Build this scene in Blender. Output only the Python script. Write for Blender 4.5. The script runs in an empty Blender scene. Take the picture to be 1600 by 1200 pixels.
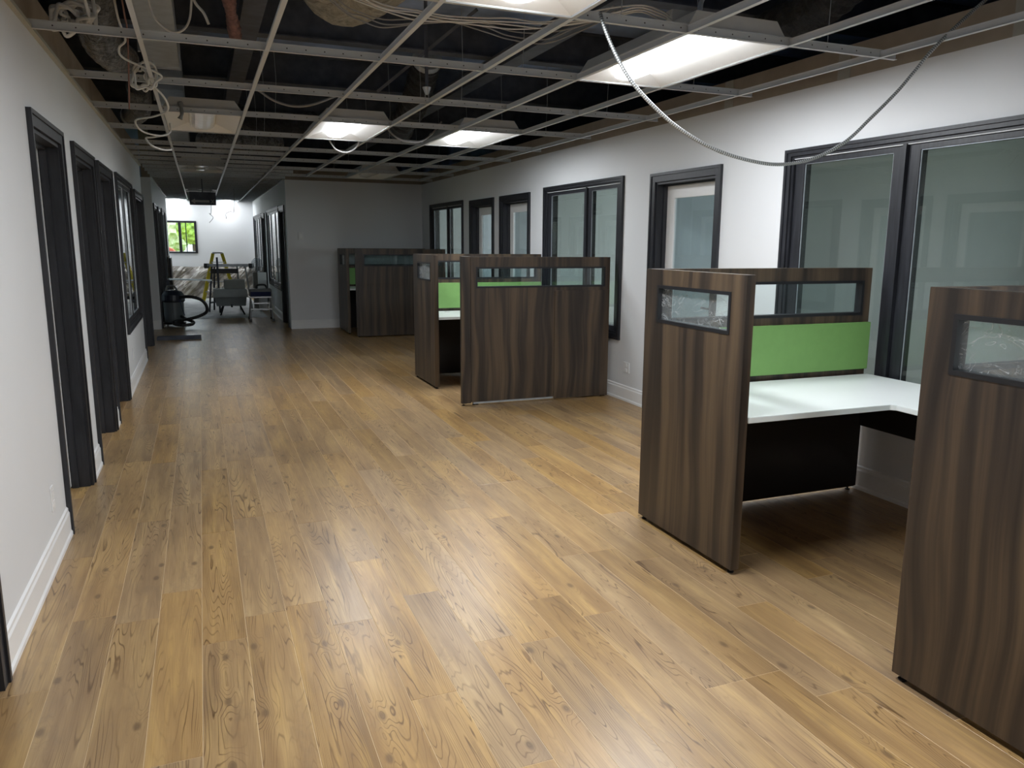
import bpy, bmesh, math, random
from mathutils import Vector, Matrix
random.seed(7)
S = bpy.context.scene
COL = S.collection

# ------------------------------------------------------------------ camera
FPX, CX, CY, CH = 1226.2, 827.87, 607.23, 1.488
YAW, PIT, ROL = .3936, .1834, .0089
_F = Vector((math.sin(YAW)*math.cos(PIT), math.cos(YAW)*math.cos(PIT), -math.sin(PIT)))
_R0 = Vector((math.cos(YAW), -math.sin(YAW), 0)); _U0 = _R0.cross(_F)
_R = _R0*math.cos(ROL) + _U0*math.sin(ROL); _U = _U0*math.cos(ROL) - _R0*math.sin(ROL)
cd = bpy.data.cameras.new('camera'); cam = bpy.data.objects.new('camera', cd); COL.objects.link(cam)
cd.sensor_width = 36; cd.lens = FPX/1600*36
cd.shift_x = -(CX-800)/1600; cd.shift_y = (CY-600)/1600
cd.clip_start = .05; cd.clip_end = 200
m = Matrix((_R, _U, -_F)).transposed().to_4x4(); m.translation = (0, 0, CH)
cam.matrix_world = m
S.camera = cam
def PY(x, y, Y):                    # photo point -> world point at depth Y
    r = _F + _R*(x-CX)/FPX - _U*(y-CY)/FPX; t = Y/r.y
    return Vector((r.x*t, Y, CH+r.z*t))
def PZ(x, y, Z):                    # photo point -> world point at height Z
    r = _F + _R*(x-CX)/FPX - _U*(y-CY)/FPX; t = (Z-CH)/r.z
    return Vector((r.x*t, r.y*t, Z))

# ------------------------------------------------------------------ light, exposure
w = bpy.data.worlds.new('world'); S.world = w; w.use_nodes = True
bg = w.node_tree.nodes['Background']; bg.inputs[0].default_value = (.78, .9, 1, 1); bg.inputs[1].default_value = 2.4
S.view_settings.view_transform = 'Standard'; S.view_settings.look = 'None'
S.view_settings.gamma = 1; S.view_settings.use_curve_mapping = False
S.view_settings.exposure = 0.37
S.cycles.use_denoising = True
S.cycles.max_bounces = 8; S.cycles.diffuse_bounces = 5; S.cycles.glossy_bounces = 5; S.cycles.transmission_bounces = 6
S.cycles.transparent_max_bounces = 12; S.cycles.sample_clamp_indirect = 4
S.cycles.caustics_reflective = False; S.cycles.caustics_refractive = False
def area(name, loc, size, power, rot=(0, 0, 0), col=(1, 1, 1), spread=180):
    l = bpy.data.lights.new(name, 'AREA'); l.shape = 'RECTANGLE'; l.size, l.size_y = size; l.energy = power; l.color = col
    l.spread = math.radians(spread)
    o = bpy.data.objects.new(name, l); o.location = loc; o.rotation_euler = rot; COL.objects.link(o); return o
PI = math.pi
# added area lamps standing in for sky light at the side rooms' unseen outer windows and the end room's window wall
area('daylight_proxy', (-3.25, 21.85, 1.57), (1.45, 1.4), 22, (0, -PI/2, 0), (.86, .94, 1))
DAY = (.86, .93, 1)
for (xx, yy, p) in ((7.27, 2.6, 15), (7.27, 5.5, 24), (7.27, 8.2, 38), (7.27, 12, 60), (-4.27, 4.9, 24), (-4.27, 6.3, 10), (-4.27, 9.2, 12), (-4.27, 11.6, 8), (4.47, 17, 20)):
    area('daylight_proxy', (xx, yy, 1.5), (1.2, 1.2), p, (0, PI/2 if xx > 0 else -PI/2, 0), DAY)
LAMP = (.92, .96, 1)
LAMP_POWER = 31

# ------------------------------------------------------------------ materials
MATS = {}
class NT:
    def __init__(s, name):
        s.m = bpy.data.materials.new(name); s.m.use_nodes = True; s.t = s.m.node_tree
        s.b = s.t.nodes['Principled BSDF']; MATS[name] = s.m
    def n(s, typ, ins=None, **props):
        nd = s.t.nodes.new('ShaderNode'+typ)
        for k, v in props.items(): setattr(nd, k, v)
        for k, v in (ins or {}).items():
            if isinstance(v, bpy.types.NodeSocket): s.t.links.new(v, nd.inputs[k])
            else: nd.inputs[k].default_value = v
        return nd
    def math(s, op, a, b=None, c=None, clamp=False):
        ins = {0: a}
        if b is not None: ins[1] = b
        if c is not None: ins[2] = c
        return s.n('Math', ins, operation=op, use_clamp=clamp).outputs[0]
    def mix(s, fac, a, b, bt='MIX'):
        nd = s.n('Mix', None, data_type='RGBA', blend_type=bt)
        for i, v in ((0, fac), (6, a), (7, b)):
            if isinstance(v, bpy.types.NodeSocket): s.t.links.new(v, nd.inputs[i])
            else: nd.inputs[i].default_value = v
        return nd.outputs[2]
    def ramp(s, fac, *stops):
        nd = s.n('ValToRGB', {0: fac}); e = nd.color_ramp.elements
        while len(e) < len(stops): e.new(.5)
        for q, (p, c) in zip(e, stops): q.position = p; q.color = c if len(c) == 4 else (*c, 1)
        return nd.outputs[0]
    def set(s, **k):
        for a, v in k.items():
            a = a.replace('_', ' ')
            if isinstance(v, bpy.types.NodeSocket): s.t.links.new(v, s.b.inputs[a])
            else: s.b.inputs[a].default_value = v
        return s
    def vec(s, src, sc):
        return s.n('VectorMath', {0: src, 1: sc}, operation='MULTIPLY').outputs[0]
    def bump(s, h, strength=.1, dist=.01):
        s.t.links.new(s.n('Bump', {'Height': h, 'Strength': strength, 'Distance': dist}).outputs[0], s.b.inputs['Normal'])

def plain(name, col, rough=.5, metal=0, var=.06, scale=8, bump=0, bscale=200, **kw):
    """a single colour with faint uneven tone"""
    t = NT(name); pos = t.n('NewGeometry').outputs['Position']
    nz = t.n('TexNoise', {'Vector': pos, 'Scale': scale, 'Detail': 3.}).outputs[0]
    c = (*col, 1); lo = tuple(x*(1-var) for x in col)+(1,); hi = tuple(min(1, x*(1+var)) for x in col)+(1,)
    t.set(Base_Color=t.ramp(nz, (.3, lo), (.7, hi)), Roughness=rough, Metallic=metal, **kw)
    if bump: t.bump(t.n('TexNoise', {'Vector': pos, 'Scale': bscale, 'Detail': 2.}).outputs[0], bump, .002)
    return t.m
plain('wall_paint', (.70, .71, .725), .55, var=.015, scale=1.5, bump=.08, bscale=260)
plain('trim_white', (.82, .82, .82), .35, var=.01)
plain('grey_room', (.52, .55, .56), .6, var=.02)
plain('drywall_brown', (.27, .225, .18), .8, var=.12, scale=5)
plain('deck_dark', (.25, .33, .50), .75, var=.4, scale=2.5)
plain('render_grey', (.4, .4, .4), .8)
plain('steel_dark', (.07, .08, .105), .6, var=.3)
plain('grid_metal', (.58, .61, .64), .38, var=.04, scale=3)
plain('grid_web', (.40, .39, .34), .45, var=.06, scale=3)
plain('lamp_housing', (.56, .56, .54), .5, var=.04)
plain('lamp_reflector', (.85, .85, .84), .4, var=.01)
plain('white_desk', (.80, .83, .82), .32, var=.008)
plain('green_board', (.175, .35, .10), .6, var=.03, scale=20, bump=.15, bscale=900)
plain('black_plastic', (.012, .012, .014), .4)
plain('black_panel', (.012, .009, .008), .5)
plain('gasket', (.010, .011, .014), .45)
plain('galvanised', (.42, .46, .50), .38, .45, var=.12, scale=12)
plain('aluminium', (.55, .56, .58), .35, .8)
plain('cable_grey', (.30, .30, .31), .45)
plain('cable_white', (.66, .66, .65), .45)
plain('yellow_rail', (.62, .50, .03), .45)
plain('grey_plastic', (.19, .20, .20), .5)
plain('grey_plastic_light', (.36, .37, .36), .5)
plain('grey_carton', (.30, .29, .26), .7)
plain('blue_fabric', (.015, .025, .09), .75)
plain('vac_tank', (.13, .15, .16), .35)
plain('navy_plastic', (.016, .02, .035), .4)
plain('subfloor', (.62, .46, .28), .7)
plain('plate_white', (.74, .74, .74), .35)
plain('pink_insulation', (.22, .12, .11), .9, var=.3, scale=40)
plain('leaf_green', (.42, .62, .10), .6, var=.5, scale=6)
plain('leaf_overexposed', (.85, .85, .50), .6, var=.3, scale=6)  # outdoor overexposure put into the leaf colour
plain('bark', (.1, .07, .04), .8)
plain('grass', (.18, .3, .06), .8, var=.3)
plain('red_car', (.65, .12, .07), .4)
plain('exit_mark', (.4, .4, .4), .5)
plain('copper', (.22, .11, .09), .5)

# black-stained trim
t = NT('black_trim'); pos = t.n('NewGeometry').outputs['Position']
nz = t.n('TexNoise', {'Vector': t.vec(pos, (60., 60., 5.)), 'Scale': 1., 'Detail': 4.}).outputs[0]
t.set(Base_Color=t.ramp(nz, (.3, (.009, .010, .013)), (.75, (.024, .025, .032))), Roughness=.42)
t.bump(nz, .1, .002)

# laminate floor
t = NT('floor_wood'); pos = t.n('NewGeometry').outputs['Position']
pid = t.n('Attribute', None, attribute_name='pid').outputs['Vector']
sp = t.n('SeparateXYZ', {0: pid}).outputs
off = t.vec(pid, (41., 57., 23.)); p = t.n('VectorMath', {0: pos, 1: off}, operation='ADD').outputs[0]
kn = t.n('TexVoronoi', {'Vector': t.vec(p, (6.2, 3.0, 0.)), 'Scale': 1., 'Randomness': 1.}, voronoi_dimensions='2D')
kd = kn.outputs['Distance']
krand = t.n('SeparateColor', {0: kn.outputs['Color']}).outputs[0]
kact = t.math('GREATER_THAN', krand, .80)
kw = t.math('MULTIPLY', t.math('SMOOTH_MIN', t.math('SUBTRACT', 1., t.math('MULTIPLY', kd, 3.3), clamp=True), 1., .1), kact)
n1 = t.n('TexNoise', {'Vector': t.vec(p, (9., .60, 0.)), 'Scale': 1., 'Detail': 1.8, 'Roughness': .45, 'Distortion': .2}).outputs[0]
wob = t.n('TexNoise', {'Vector': t.vec(p, (30., 9., 0.)), 'Scale': 1., 'Detail': 2.}).outputs[0]
h = t.math('ADD', t.math('ADD', n1, t.math('MULTIPLY', kw, .10)), t.math('MULTIPLY', wob, .012))
fr = t.math('PINGPONG', t.math('MULTIPLY', h, 34.), .5)
line = t.math('SUBTRACT', 1., t.n('MapRange', {0: fr, 1: .0, 2: .15, 3: 0., 4: 1.}, interpolation_type='SMOOTHSTEP').outputs[0])
lmask = t.n('MapRange', {0: t.n('TexNoise', {'Vector': t.vec(p, (7., 1.6, 0.)), 'Scale': 1., 'Detail': 1.}).outputs[0], 1: .40, 2: .60}).outputs[0]
fine = t.n('TexNoise', {'Vector': t.vec(p, (210., 6., 0.)), 'Scale': 1., 'Detail': 3.}).outputs[0]
broad = t.n('TexNoise', {'Vector': t.vec(p, (9., 1.1, 0.)), 'Scale': 1., 'Detail': 3., 'Roughness': .6}).outputs[0]
c = t.ramp(broad, (.30, (.245, .160, .088)), (.48, (.37, .243, .127)), (.60, (.45, .305, .155)), (.75, (.55, .385, .195)))
stk = t.n('TexNoise', {'Vector': t.vec(p, (26., 1.3, 0.)), 'Scale': 1., 'Detail': 3., 'Roughness': .55}).outputs[0]
c = t.mix(t.n('MapRange', {0: stk, 1: .52, 2: .72, 3: 0., 4: .6}).outputs[0], c, (.60, .41, .185, 1))
c = t.mix(t.n('MapRange', {0: stk, 1: .48, 2: .28, 3: 0., 4: .5}).outputs[0], c, (.24, .145, .075, 1))
c = t.mix(t.math('MULTIPLY', sp[0], .35), c, (.38, .26, .14, 1))
c = t.mix(t.n('MapRange', {0: fine, 1: .35, 2: .7, 3: 0., 4: .30}).outputs[0], c, (.24, .14, .065, 1))
c = t.mix(t.math('MULTIPLY', t.math('MULTIPLY', line, .92), t.math('ADD', t.math('MULTIPLY', lmask, .8), .12)), c, (.10, .052, .024, 1))
kcore = t.n('MapRange', {0: kd, 1: .03, 2: .11, 3: .7, 4: 0.}, interpolation_type='SMOOTHSTEP').outputs[0]
c = t.mix(t.math('MULTIPLY', kcore, kact), c, (.12, .075, .045, 1))
blot = t.n('MapRange', {0: t.n('TexNoise', {'Vector': t.vec(p, (11., 4., 0.)), 'Scale': 1., 'Detail': 4., 'Roughness': .7}).outputs[0], 1: .56, 2: .75, 3: 0., 4: .5}).outputs[0]
c = t.mix(blot, c, (.22, .15, .09, 1))
hv = t.n('HueSaturation', {'Color': c, 'Value': t.math('ADD', .90, t.math('MULTIPLY', sp[1], .18)), 'Saturation': t.math('ADD', .98, t.math('MULTIPLY', sp[2], .20))}).outputs[0]
rr = t.math('ADD', .265, t.math('MULTIPLY', fine, .12))
t.set(Base_Color=hv, Roughness=rr, IOR=1.5, Specular_IOR_Level=.6)
t.bump(t.math('SUBTRACT', fine, t.math('MULTIPLY', line, .6)), .09, .002)

# walnut laminate
def walnut(name, mul):
    t = NT(name); pos = t.n('NewGeometry').outputs['Position']
    s3 = t.n('SeparateXYZ', {0: pos}).outputs
    u = t.math('ADD', s3[0], s3[1]); v = t.n('CombineXYZ', {0: u, 1: s3[2], 2: 0.}).outputs[0]
    warp = t.n('TexNoise', {'Vector': t.vec(v, (2.2, 1.1, 0.)), 'Scale': 1., 'Detail': 1.}).outputs[0]
    u2 = t.math('ADD', u, t.math('MULTIPLY', warp, .16)); v2 = t.n('CombineXYZ', {0: u2, 1: s3[2], 2: 0.}).outputs[0]
    band = t.n('TexNoise', {'Vector': t.vec(v2, (11., .40, 0.)), 'Scale': 1., 'Detail': 3., 'Roughness': .6}).outputs[0]
    fine = t.n('TexNoise', {'Vector': t.vec(v2, (170., 2.2, 0.)), 'Scale': 1., 'Detail': 3.}).outputs[0]
    M_ = lambda c: tuple(x*mul for x in c)
    c = t.ramp(band, (.34, M_((.022, .017, .014))), (.46, M_((.050, .036, .027))), (.54, M_((.090, .062, .040))), (.66, M_((.130, .090, .055))))
    c = t.mix(t.n('MapRange', {0: fine, 1: .4, 2: .75, 3: 0., 4: .32}).outputs[0], c, (*M_((.03, .02, .014)), 1))
    t.set(Base_Color=c, Roughness=.42); t.bump(fine, .06, .001)
walnut('walnut', .84)

def glass(name, tint, refl=1.0, rough=0., film=False, opac=.0):
    t = NT(name); nt = t.t; nt.nodes.remove(t.b)
    g_ = t.n('NewGeometry').outputs; cs = t.math('ABSOLUTE', t.n('VectorMath', {0: g_['Incoming'], 1: g_['Normal']}, operation='DOT_PRODUCT').outputs['Value'])
    fr = t.math('ADD', .043, t.math('MULTIPLY', t.math('POWER', t.math('SUBTRACT', 1., cs, clamp=True), 5.), .957))
    fac = t.math('MULTIPLY', fr, refl, clamp=True)
    gl = t.n('BsdfGlossy', {'Roughness': rough, 'Color': (1, 1, 1, 1)}); tr = t.n('BsdfTransparent', {'Color': (*tint, 1)})
    mx = t.n('MixShader', {0: fac, 1: tr.outputs[0], 2: gl.outputs[0]}).outputs[0]
    if film:
        pos = t.n('NewGeometry').outputs['Position']
        wr = t.n('TexNoise', {'Vector': t.vec(pos, (9., 9., 15.)), 'Scale': 1., 'Detail': 3., 'Distortion': 1.6}).outputs[0]
        r = t.math('SUBTRACT', 1., t.n('MapRange', {0: t.math('ABSOLUTE', t.math('SUBTRACT', wr, .5)), 1: 0., 2: .008, 3: 0., 4: 1.}).outputs[0])
        df = t.n('BsdfDiffuse', {'Color': (.75, .77, .78, 1)})
        f2 = t.math('MULTIPLY', t.math('ADD', .08, t.math('MULTIPLY', r, .45)), 1.)
        mx = t.n('MixShader', {0: f2, 1: mx, 2: df.outputs[0]}).outputs[0]
        bp = t.n('Bump', {'Height': wr, 'Strength': .5, 'Distance': .02}).outputs[0]; nt.links.new(bp, gl.inputs['Normal'])
        gl.inputs['Roughness'].default_value = .15
    if opac:
        df = t.n('BsdfDiffuse', {'Color': (.72, .76, .78, 1)})
        mx = t.n('MixShader', {0: opac, 1: mx, 2: df.outputs[0]}).outputs[0]
    nt.links.new(mx, nt.nodes['Material Output'].inputs[0])
glass('window_glass', (.87, .91, .885))
glass('door_glass', (.88, .93, .94))
glass('panel_glass', (.90, .95, .95), .8)
glass('filmed_glass', (.90, .94, .94), .8, film=True)
glass('clear_bag', (.9, .92, .93), .9, .2, opac=.25)

t = NT('plastic_sheet'); pos = t.n('NewGeometry').outputs['Position']
nz = t.n('TexNoise', {'Vector': t.vec(t.n('VectorRotate', {'Vector': pos, 'Angle': .7}, rotation_type='Y_AXIS').outputs[0], (1.6, 2., 12.)), 'Scale': 1., 'Detail': 4., 'Distortion': 1.}).outputs[0]
t.set(Base_Color=t.ramp(nz, (.35, (.20, .18, .155)), (.55, (.30, .27, .24)), (.66, (.62, .60, .57))), Roughness=.22)
t.bump(nz, .8, .1)
t = NT('paper_sheet'); pos = t.n('NewGeometry').outputs['Position']
nz = t.n('TexNoise', {'Vector': t.vec(pos, (3., 3., 1.)), 'Scale': 1., 'Detail': 4.}).outputs[0]
t.set(Base_Color=t.ramp(nz, (.3, (.40, .41, .42)), (.7, (.66, .67, .67))), Roughness=.6); t.bump(nz, .3, .03)
def foil(name, a, b, rough, metal, sc=(9., 9., 9.)):
    t = NT(name); pos = t.n('NewGeometry').outputs['Position']
    nz = t.n('TexNoise', {'Vector': t.vec(pos, sc), 'Scale': 1.5, 'Detail': 6., 'Distortion': 1.5, 'Roughness': .7}).outputs[0]
    t.set(Base_Color=t.ramp(nz, (.35, a), (.7, b)), Roughness=rough, Metallic=metal); t.bump(nz, 1., .05)
foil('duct_foil', (.05, .05, .05), (.72, .72, .72), .25, .75, (14., 14., 14.))
foil('duct_insulated', (.22, .20, .15), (.62, .59, .50), .4, .25, (5., 5., 5.))
foil('black_flex', (.012, .013, .016), (.05, .053, .06), .4, .2)

# armoured cable: ribbed by a bands-along-length pattern (UV from the tube builder)
t = NT('armoured_cable'); uv = t.n('Attribute', None, attribute_name='along').outputs['Fac']
wv = t.math('PINGPONG', t.math('MULTIPLY', uv, 90.), .5)
t.set(Base_Color=t.ramp(wv, (.1, (.16, .17, .17)), (.35, (.55, .57, .57))), Roughness=.35, Metallic=.6); t.bump(wv, .6, .003)
# perforated runner web
t = NT('grid_punched'); pos = t.n('NewGeometry').outputs['Position']; s3 = t.n('SeparateXYZ', {0: pos}).outputs
dx = t.math('PINGPONG', t.math('ADD', s3[0], 10.), .05); dz = t.math('MULTIPLY', t.math('SUBTRACT', s3[2], 2.512), 1.)
d = t.math('SQRT', t.math('ADD', t.math('POWER', dx, 2.), t.math('POWER', dz, 2.)))
t.set(Base_Color=t.mix(t.math('LESS_THAN', d, .0038), (.50, .53, .55, 1), (.03, .03, .03, 1)), Roughness=.42)
# lit lens and unlit lens
t = NT('lit_lens'); t.set(Base_Color=(1, 1, 1, 1), Emission_Color=(.95, .98, 1, 1), Emission_Strength=13.)
plain('unlit_lens', (.92, .94, .96), .12)
M = MATS

# ------------------------------------------------------------------ builders
class B:
    def __init__(s): s.bm = bmesh.new(); s.along = None
    def box(s, x0, x1, y0, y1, z0, z1, bev=0):
        vs = [s.bm.verts.new((x, y, z)) for z in (z0, z1) for x, y in ((x0, y0), (x1, y0), (x1, y1), (x0, y1))]
        fs = [s.bm.faces.new([vs[i] for i in f]) for f in ((3, 2, 1, 0), (4, 5, 6, 7), (0, 1, 5, 4), (1, 2, 6, 5), (2, 3, 7, 6), (3, 0, 4, 7))]
        if bev:
            es = {e for f in fs for e in f.edges}
            bmesh.ops.bevel(s.bm, geom=list(es), offset=bev, segments=2, profile=.6, affect='EDGES')
        return s
    def prism(s, pts, axis, a0, a1):
        """2D polygon pushed along an axis; pts are the other two coordinates in xyz order"""
        def mk(p, a): return {'x': (a, p[0], p[1]), 'y': (p[0], a, p[1]), 'z': (p[0], p[1], a)}[axis]
        A = [s.bm.verts.new(mk(p, a0)) for p in pts]; Bv = [s.bm.verts.new(mk(p, a1)) for p in pts]; n = len(pts)
        s.bm.faces.new(A); s.bm.faces.new(Bv[::-1])
        for i in range(n): s.bm.faces.new((A[i], Bv[i], Bv[(i+1) % n], A[(i+1) % n]))
        return s
    def ring(s, axis, o, i, a0, a1):
        """picture-frame: outer rect o=(u0,u1,v0,v1), inner rect i, thickness a0..a1 along axis"""
        def mk(u, v, a): return {'x': (a, u, v), 'y': (u, a, v), 'z': (u, v, a)}[axis]
        def loop(r, a): return [s.bm.verts.new(mk(u, v, a)) for u, v in ((r[0], r[2]), (r[1], r[2]), (r[1], r[3]), (r[0], r[3]))]
        O0, O1, I0, I1 = loop(o, a0), loop(o, a1), loop(i, a0), loop(i, a1)
        for k in range(4):
            j = (k+1) % 4
            for q in ((O0[k], O0[j], I0[j], I0[k]), (O1[k], I1[k], I1[j], O1[j]), (O0[k], O1[k], O1[j], O0[j]), (I0[k], I0[j], I1[j], I1[k])): s.bm.faces.new(q)
        return s
    def tube(s, pts, r, seg=8, cap=True, ribs=None):
        pts = [Vector(p) for p in pts]; n = len(pts); lay = s.bm.verts.layers.float.get('along') or s.bm.verts.layers.float.new('along')
        tan = [(pts[min(i+1, n-1)]-pts[max(i-1, 0)]).normalized() for i in range(n)]
        up = Vector((0, 0, 1)) if abs(tan[0].z) < .9 else Vector((1, 0, 0))
        nrm = (up - tan[0]*up.dot(tan[0])).normalized(); rings = []; L = 0
        for i in range(n):
            if i:
                L += (pts[i]-pts[i-1]).length; q = tan[i-1].rotation_difference(tan[i]); nrm = q @ nrm
                nrm = (nrm - tan[i]*nrm.dot(tan[i])).normalized()
            bn = tan[i].cross(nrm); ri = r[i] if isinstance(r, (list, tuple)) else r
            if ribs: ri *= 1+ribs*(i % 2)
            ring = []
            for k in range(seg):
                a = 2*PI*k/seg; v = s.bm.verts.new(pts[i]+(nrm*math.cos(a)+bn*math.sin(a))*ri); v[lay] = L; ring.append(v)
            rings.append(ring)
        for a, b in zip(rings, rings[1:]):
            for k in range(seg): s.bm.faces.new((a[k], a[(k+1) % seg], b[(k+1) % seg], b[k]))
        if cap: s.bm.faces.new(rings[0][::-1]); s.bm.faces.new(rings[-1])
        return s
    def lathe(s, prof, c, seg=24):
        rings = []
        for r, z in prof: rings.append([s.bm.verts.new((c[0]+r*math.cos(2*PI*k/seg), c[1]+r*math.sin(2*PI*k/seg), c[2]+z)) for k in range(seg)])
        for a, b in zip(rings, rings[1:]):
            for k in range(seg): s.bm.faces.new((a[k], a[(k+1) % seg], b[(k+1) % seg], b[k]))
        s.bm.faces.new(rings[0][::-1]); s.bm.faces.new(rings[-1]); return s
    def beam(s, a, b, wx, wy):
        """square bar from a to b"""
        a, b = Vector(a), Vector(b); d = (b-a).normalized(); u = Vector((0, 1, 0)) if abs(d.y) < .9 else Vector((0, 0, 1))
        n1 = d.cross(u).normalized(); n2 = d.cross(n1).normalized(); q = []
        for p in (a, b): q.append([s.bm.verts.new(p+n1*i*wx/2+n2*j*wy/2) for i, j in ((-1, -1), (1, -1), (1, 1), (-1, 1))])
        A, C = q; s.bm.faces.new(A[::-1]); s.bm.faces.new(C)
        for k in range(4): s.bm.faces.new((A[k], A[(k+1) % 4], C[(k+1) % 4], C[k]))
        return s
    def done(s, name, mat, parent=None, smooth=False, bev=0, kind=None):
        bmesh.ops.recalc_face_normals(s.bm, faces=s.bm.faces)
        if bev: bmesh.ops.bevel(s.bm, geom=[e for e in s.bm.edges if e.is_manifold and e.calc_face_angle(0) > .7], offset=bev, segments=2, affect='EDGES')
        o0 = Vector((0, 0, 0))
        if parent: o0 = world_loc(parent)
        else:
            o0 = sum((v.co for v in s.bm.verts), Vector())/len(s.bm.verts); o0.z = min(v.co.z for v in s.bm.verts)
        for v in s.bm.verts: v.co -= o0
        me = bpy.data.meshes.new(name); s.bm.to_mesh(me); s.bm.free()
        me.materials.append(M[mat])
        if smooth: 
            for p in me.polygons: p.use_smooth = True
        o = bpy.data.objects.new(name, me); COL.objects.link(o)
        if parent: o.parent = parent
        else: o.location = o0
        if kind: o['kind'] = kind
        return o
def world_loc(o):
    v = o.location.copy()
    while o.parent: o = o.parent; v = v+o.location
    return v
def thing(name, loc, label=None, cat=None, group=None, kind=None):
    o = bpy.data.objects.new(name, None); o.empty_display_size = .1; o.location = loc; COL.objects.link(o); return tag(o, label, cat, group, kind)
def tag(o, label=None, cat=None, group=None, kind=None):
    for k, v in (('label', label), ('category', cat), ('group', group), ('kind', kind)):
        if v: o[k] = v
    return o
def struct(b, name, mat, label=None, **k):
    o = b.done(name, mat, **k); o['kind'] = 'structure'
    if label: o['label'] = label
    return o
def smooth_path(pts, n=6):
    """Catmull-Rom through the points"""
    P = [Vector(p) for p in pts]; out = []
    for i in range(len(P)-1):
        a, b, c, d = P[max(i-1, 0)], P[i], P[i+1], P[min(i+2, len(P)-1)]
        for k in range(n):
            u = k/n; out.append(.5*((2*b)+(c-a)*u+(2*a-5*b+4*c-d)*u*u+(3*b-a-3*c+d)*u**3))
    return out+[P[-1]]

# ------------------------------------------------------------------ constants of the place
XL, XR, ZC, ZB = -.71, 3.70, 2.49, 2.70
YB, YE = 14.0, 22.8          # back wall, end wall of corridor
CLX, CRX = -.685, 1.366      # corridor walls
T = .13
DX, DY, GX, GY = .614, 1.228, -.218, 3.446

def holed(name, axis, a0, a1, u0, u1, v0, v1, holes, mat, kind='structure', label=None):
    """one wall slab with openings; connected mesh"""
    us = sorted({u0, u1, *[h[0] for h in holes], *[h[1] for h in holes]}); vs = sorted({v0, v1, *[h[2] for h in holes], *[h[3] for h in holes]})
    us = [u for u in us if u0 <= u <= u1]; vs = [v for v in vs if v0 <= v <= v1]
    def solid(i, j):
        if not (0 <= i < len(us)-1 and 0 <= j < len(vs)-1): return False
        cu, cv = (us[i]+us[i+1])/2, (vs[j]+vs[j+1])/2
        return not any(h[0] < cu < h[1] and h[2] < cv < h[3] for h in holes)
    b = B(); cache = {}
    def V(i, j, k):
        if (i, j, k) not in cache:
            a = (a0, a1)[k]; u, v = us[i], vs[j]
            cache[(i, j, k)] = b.bm.verts.new({'x': (a, u, v), 'y': (u, a, v), 'z': (u, v, a)}[axis])
        return cache[(i, j, k)]
    for i in range(len(us)-1):
        for j in range(len(vs)-1):
            if not solid(i, j): continue
            for k in (0, 1): b.bm.faces.new([V(i, j, k), V(i+1, j, k), V(i+1, j+1, k), V(i, j+1, k)])
            if not solid(i-1, j): b.bm.faces.new([V(i, j, 0), V(i, j+1, 0), V(i, j+1, 1), V(i, j, 1)])
            if not solid(i+1, j): b.bm.faces.new([V(i+1, j, 0), V(i+1, j+1, 0), V(i+1, j+1, 1), V(i+1, j, 1)])
            if not solid(i, j-1): b.bm.faces.new([V(i, j, 0), V(i+1, j, 0), V(i+1, j, 1), V(i, j, 1)])
            if not solid(i, j+1): b.bm.faces.new([V(i, j+1, 0), V(i+1, j+1, 0), V(i+1, j+1, 1), V(i, j+1, 1)])
    o = b.done(name, mat); o['kind'] = kind
    if label: o['label'] = label
    return o

# openings as (outer casing y0, y1)
DOOR_Z, WIN_Z0, WIN_Z1 = 2.085, .575, 2.11
CW = .07                      # casing width
doorsL = [(2.02, 2.95), (4.42, 5.38), (5.79, 6.87), (7.09, 8.18), (10.84, 12.36)]
winL = [(8.56, 10.46)]
doorsR = [(5.13, 6.15), (8.94, 9.97), (10.22, 11.24)]
winR = [(1.45, 4.41), (6.65, 8.51), (11.58, 13.42)]
def opn(lst, z0, z1, c=CW-.01): return [(a+c, b-c, z0+(c if z0 > 0 else 0), z1-c) for a, b in lst]
holed('wall_left', 'x', XL-T, XL, -4., 12.45, 0, ZC+.02, opn(doorsL, 0, DOOR_Z)+opn(winL, WIN_Z0, WIN_Z1), 'wall_paint')
holed('wall_right', 'x', XR, XR+T, -4., YB+T, 0, ZC, opn(doorsR, 0, DOOR_Z)+opn(winR, WIN_Z0, WIN_Z1), 'wall_paint')
struct(B().box(CRX, XR, YB, YB+T, 0, ZC), 'wall_back', 'wall_paint')
cdoorL = [(14.72, 15.7), (16.2, 17.2)]; cwinL = [(17.7, 19.3)]
cdoorR = [(14.26, 15.22), (18.75, 19.6)]; cwinR = [(15.3, 18.1), (19.68, 22.5)]
holed('wall_corridor_left', 'x', CLX-T, CLX, 14.6, 20.8, 0, ZC, opn(cdoorL, 0, DOOR_Z)+opn(cwinL, WIN_Z0, WIN_Z1), 'wall_paint')
holed('wall_corridor_right', 'x', CRX, CRX+T, YB+T, YE, 0, ZC, opn(cdoorR, 0, DOOR_Z)+opn(cwinR, WIN_Z0, WIN_Z1), 'wall_paint')
struct(B().box(-2.6, CLX-T, 14.6, 14.6+T, 0, ZC), 'wall_alcove_far', 'wall_paint')
struct(B().box(-2.6, XL-T, 12.45-T, 12.45, 0, ZC), 'wall_alcove_near', 'wall_paint')
struct(B().box(-2.6-T, -2.6, 12.45-T, 14.6+T, 0, ZC), 'wall_alcove_left', 'wall_paint')
EW = (-.98, -.06, 1.145, 1.98)
holed('wall_end', 'y', YE, YE+T, -3.2, CRX+T, 0, 3.4, [(EW[0]+.05, EW[1]-.05, EW[2]+.05, EW[3]-.05)], 'wall_paint')
struct(B().box(-3.2, CLX-T, 20.8-T, 20.8, 0, ZC), 'wall_end_room_near', 'wall_paint')
holed('wall_end_room_left', 'x', -3.2, -3.08, 20.8, YE, 0, ZC, [(21.1, 22.6, .85, 2.3)], 'wall_paint')
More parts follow.
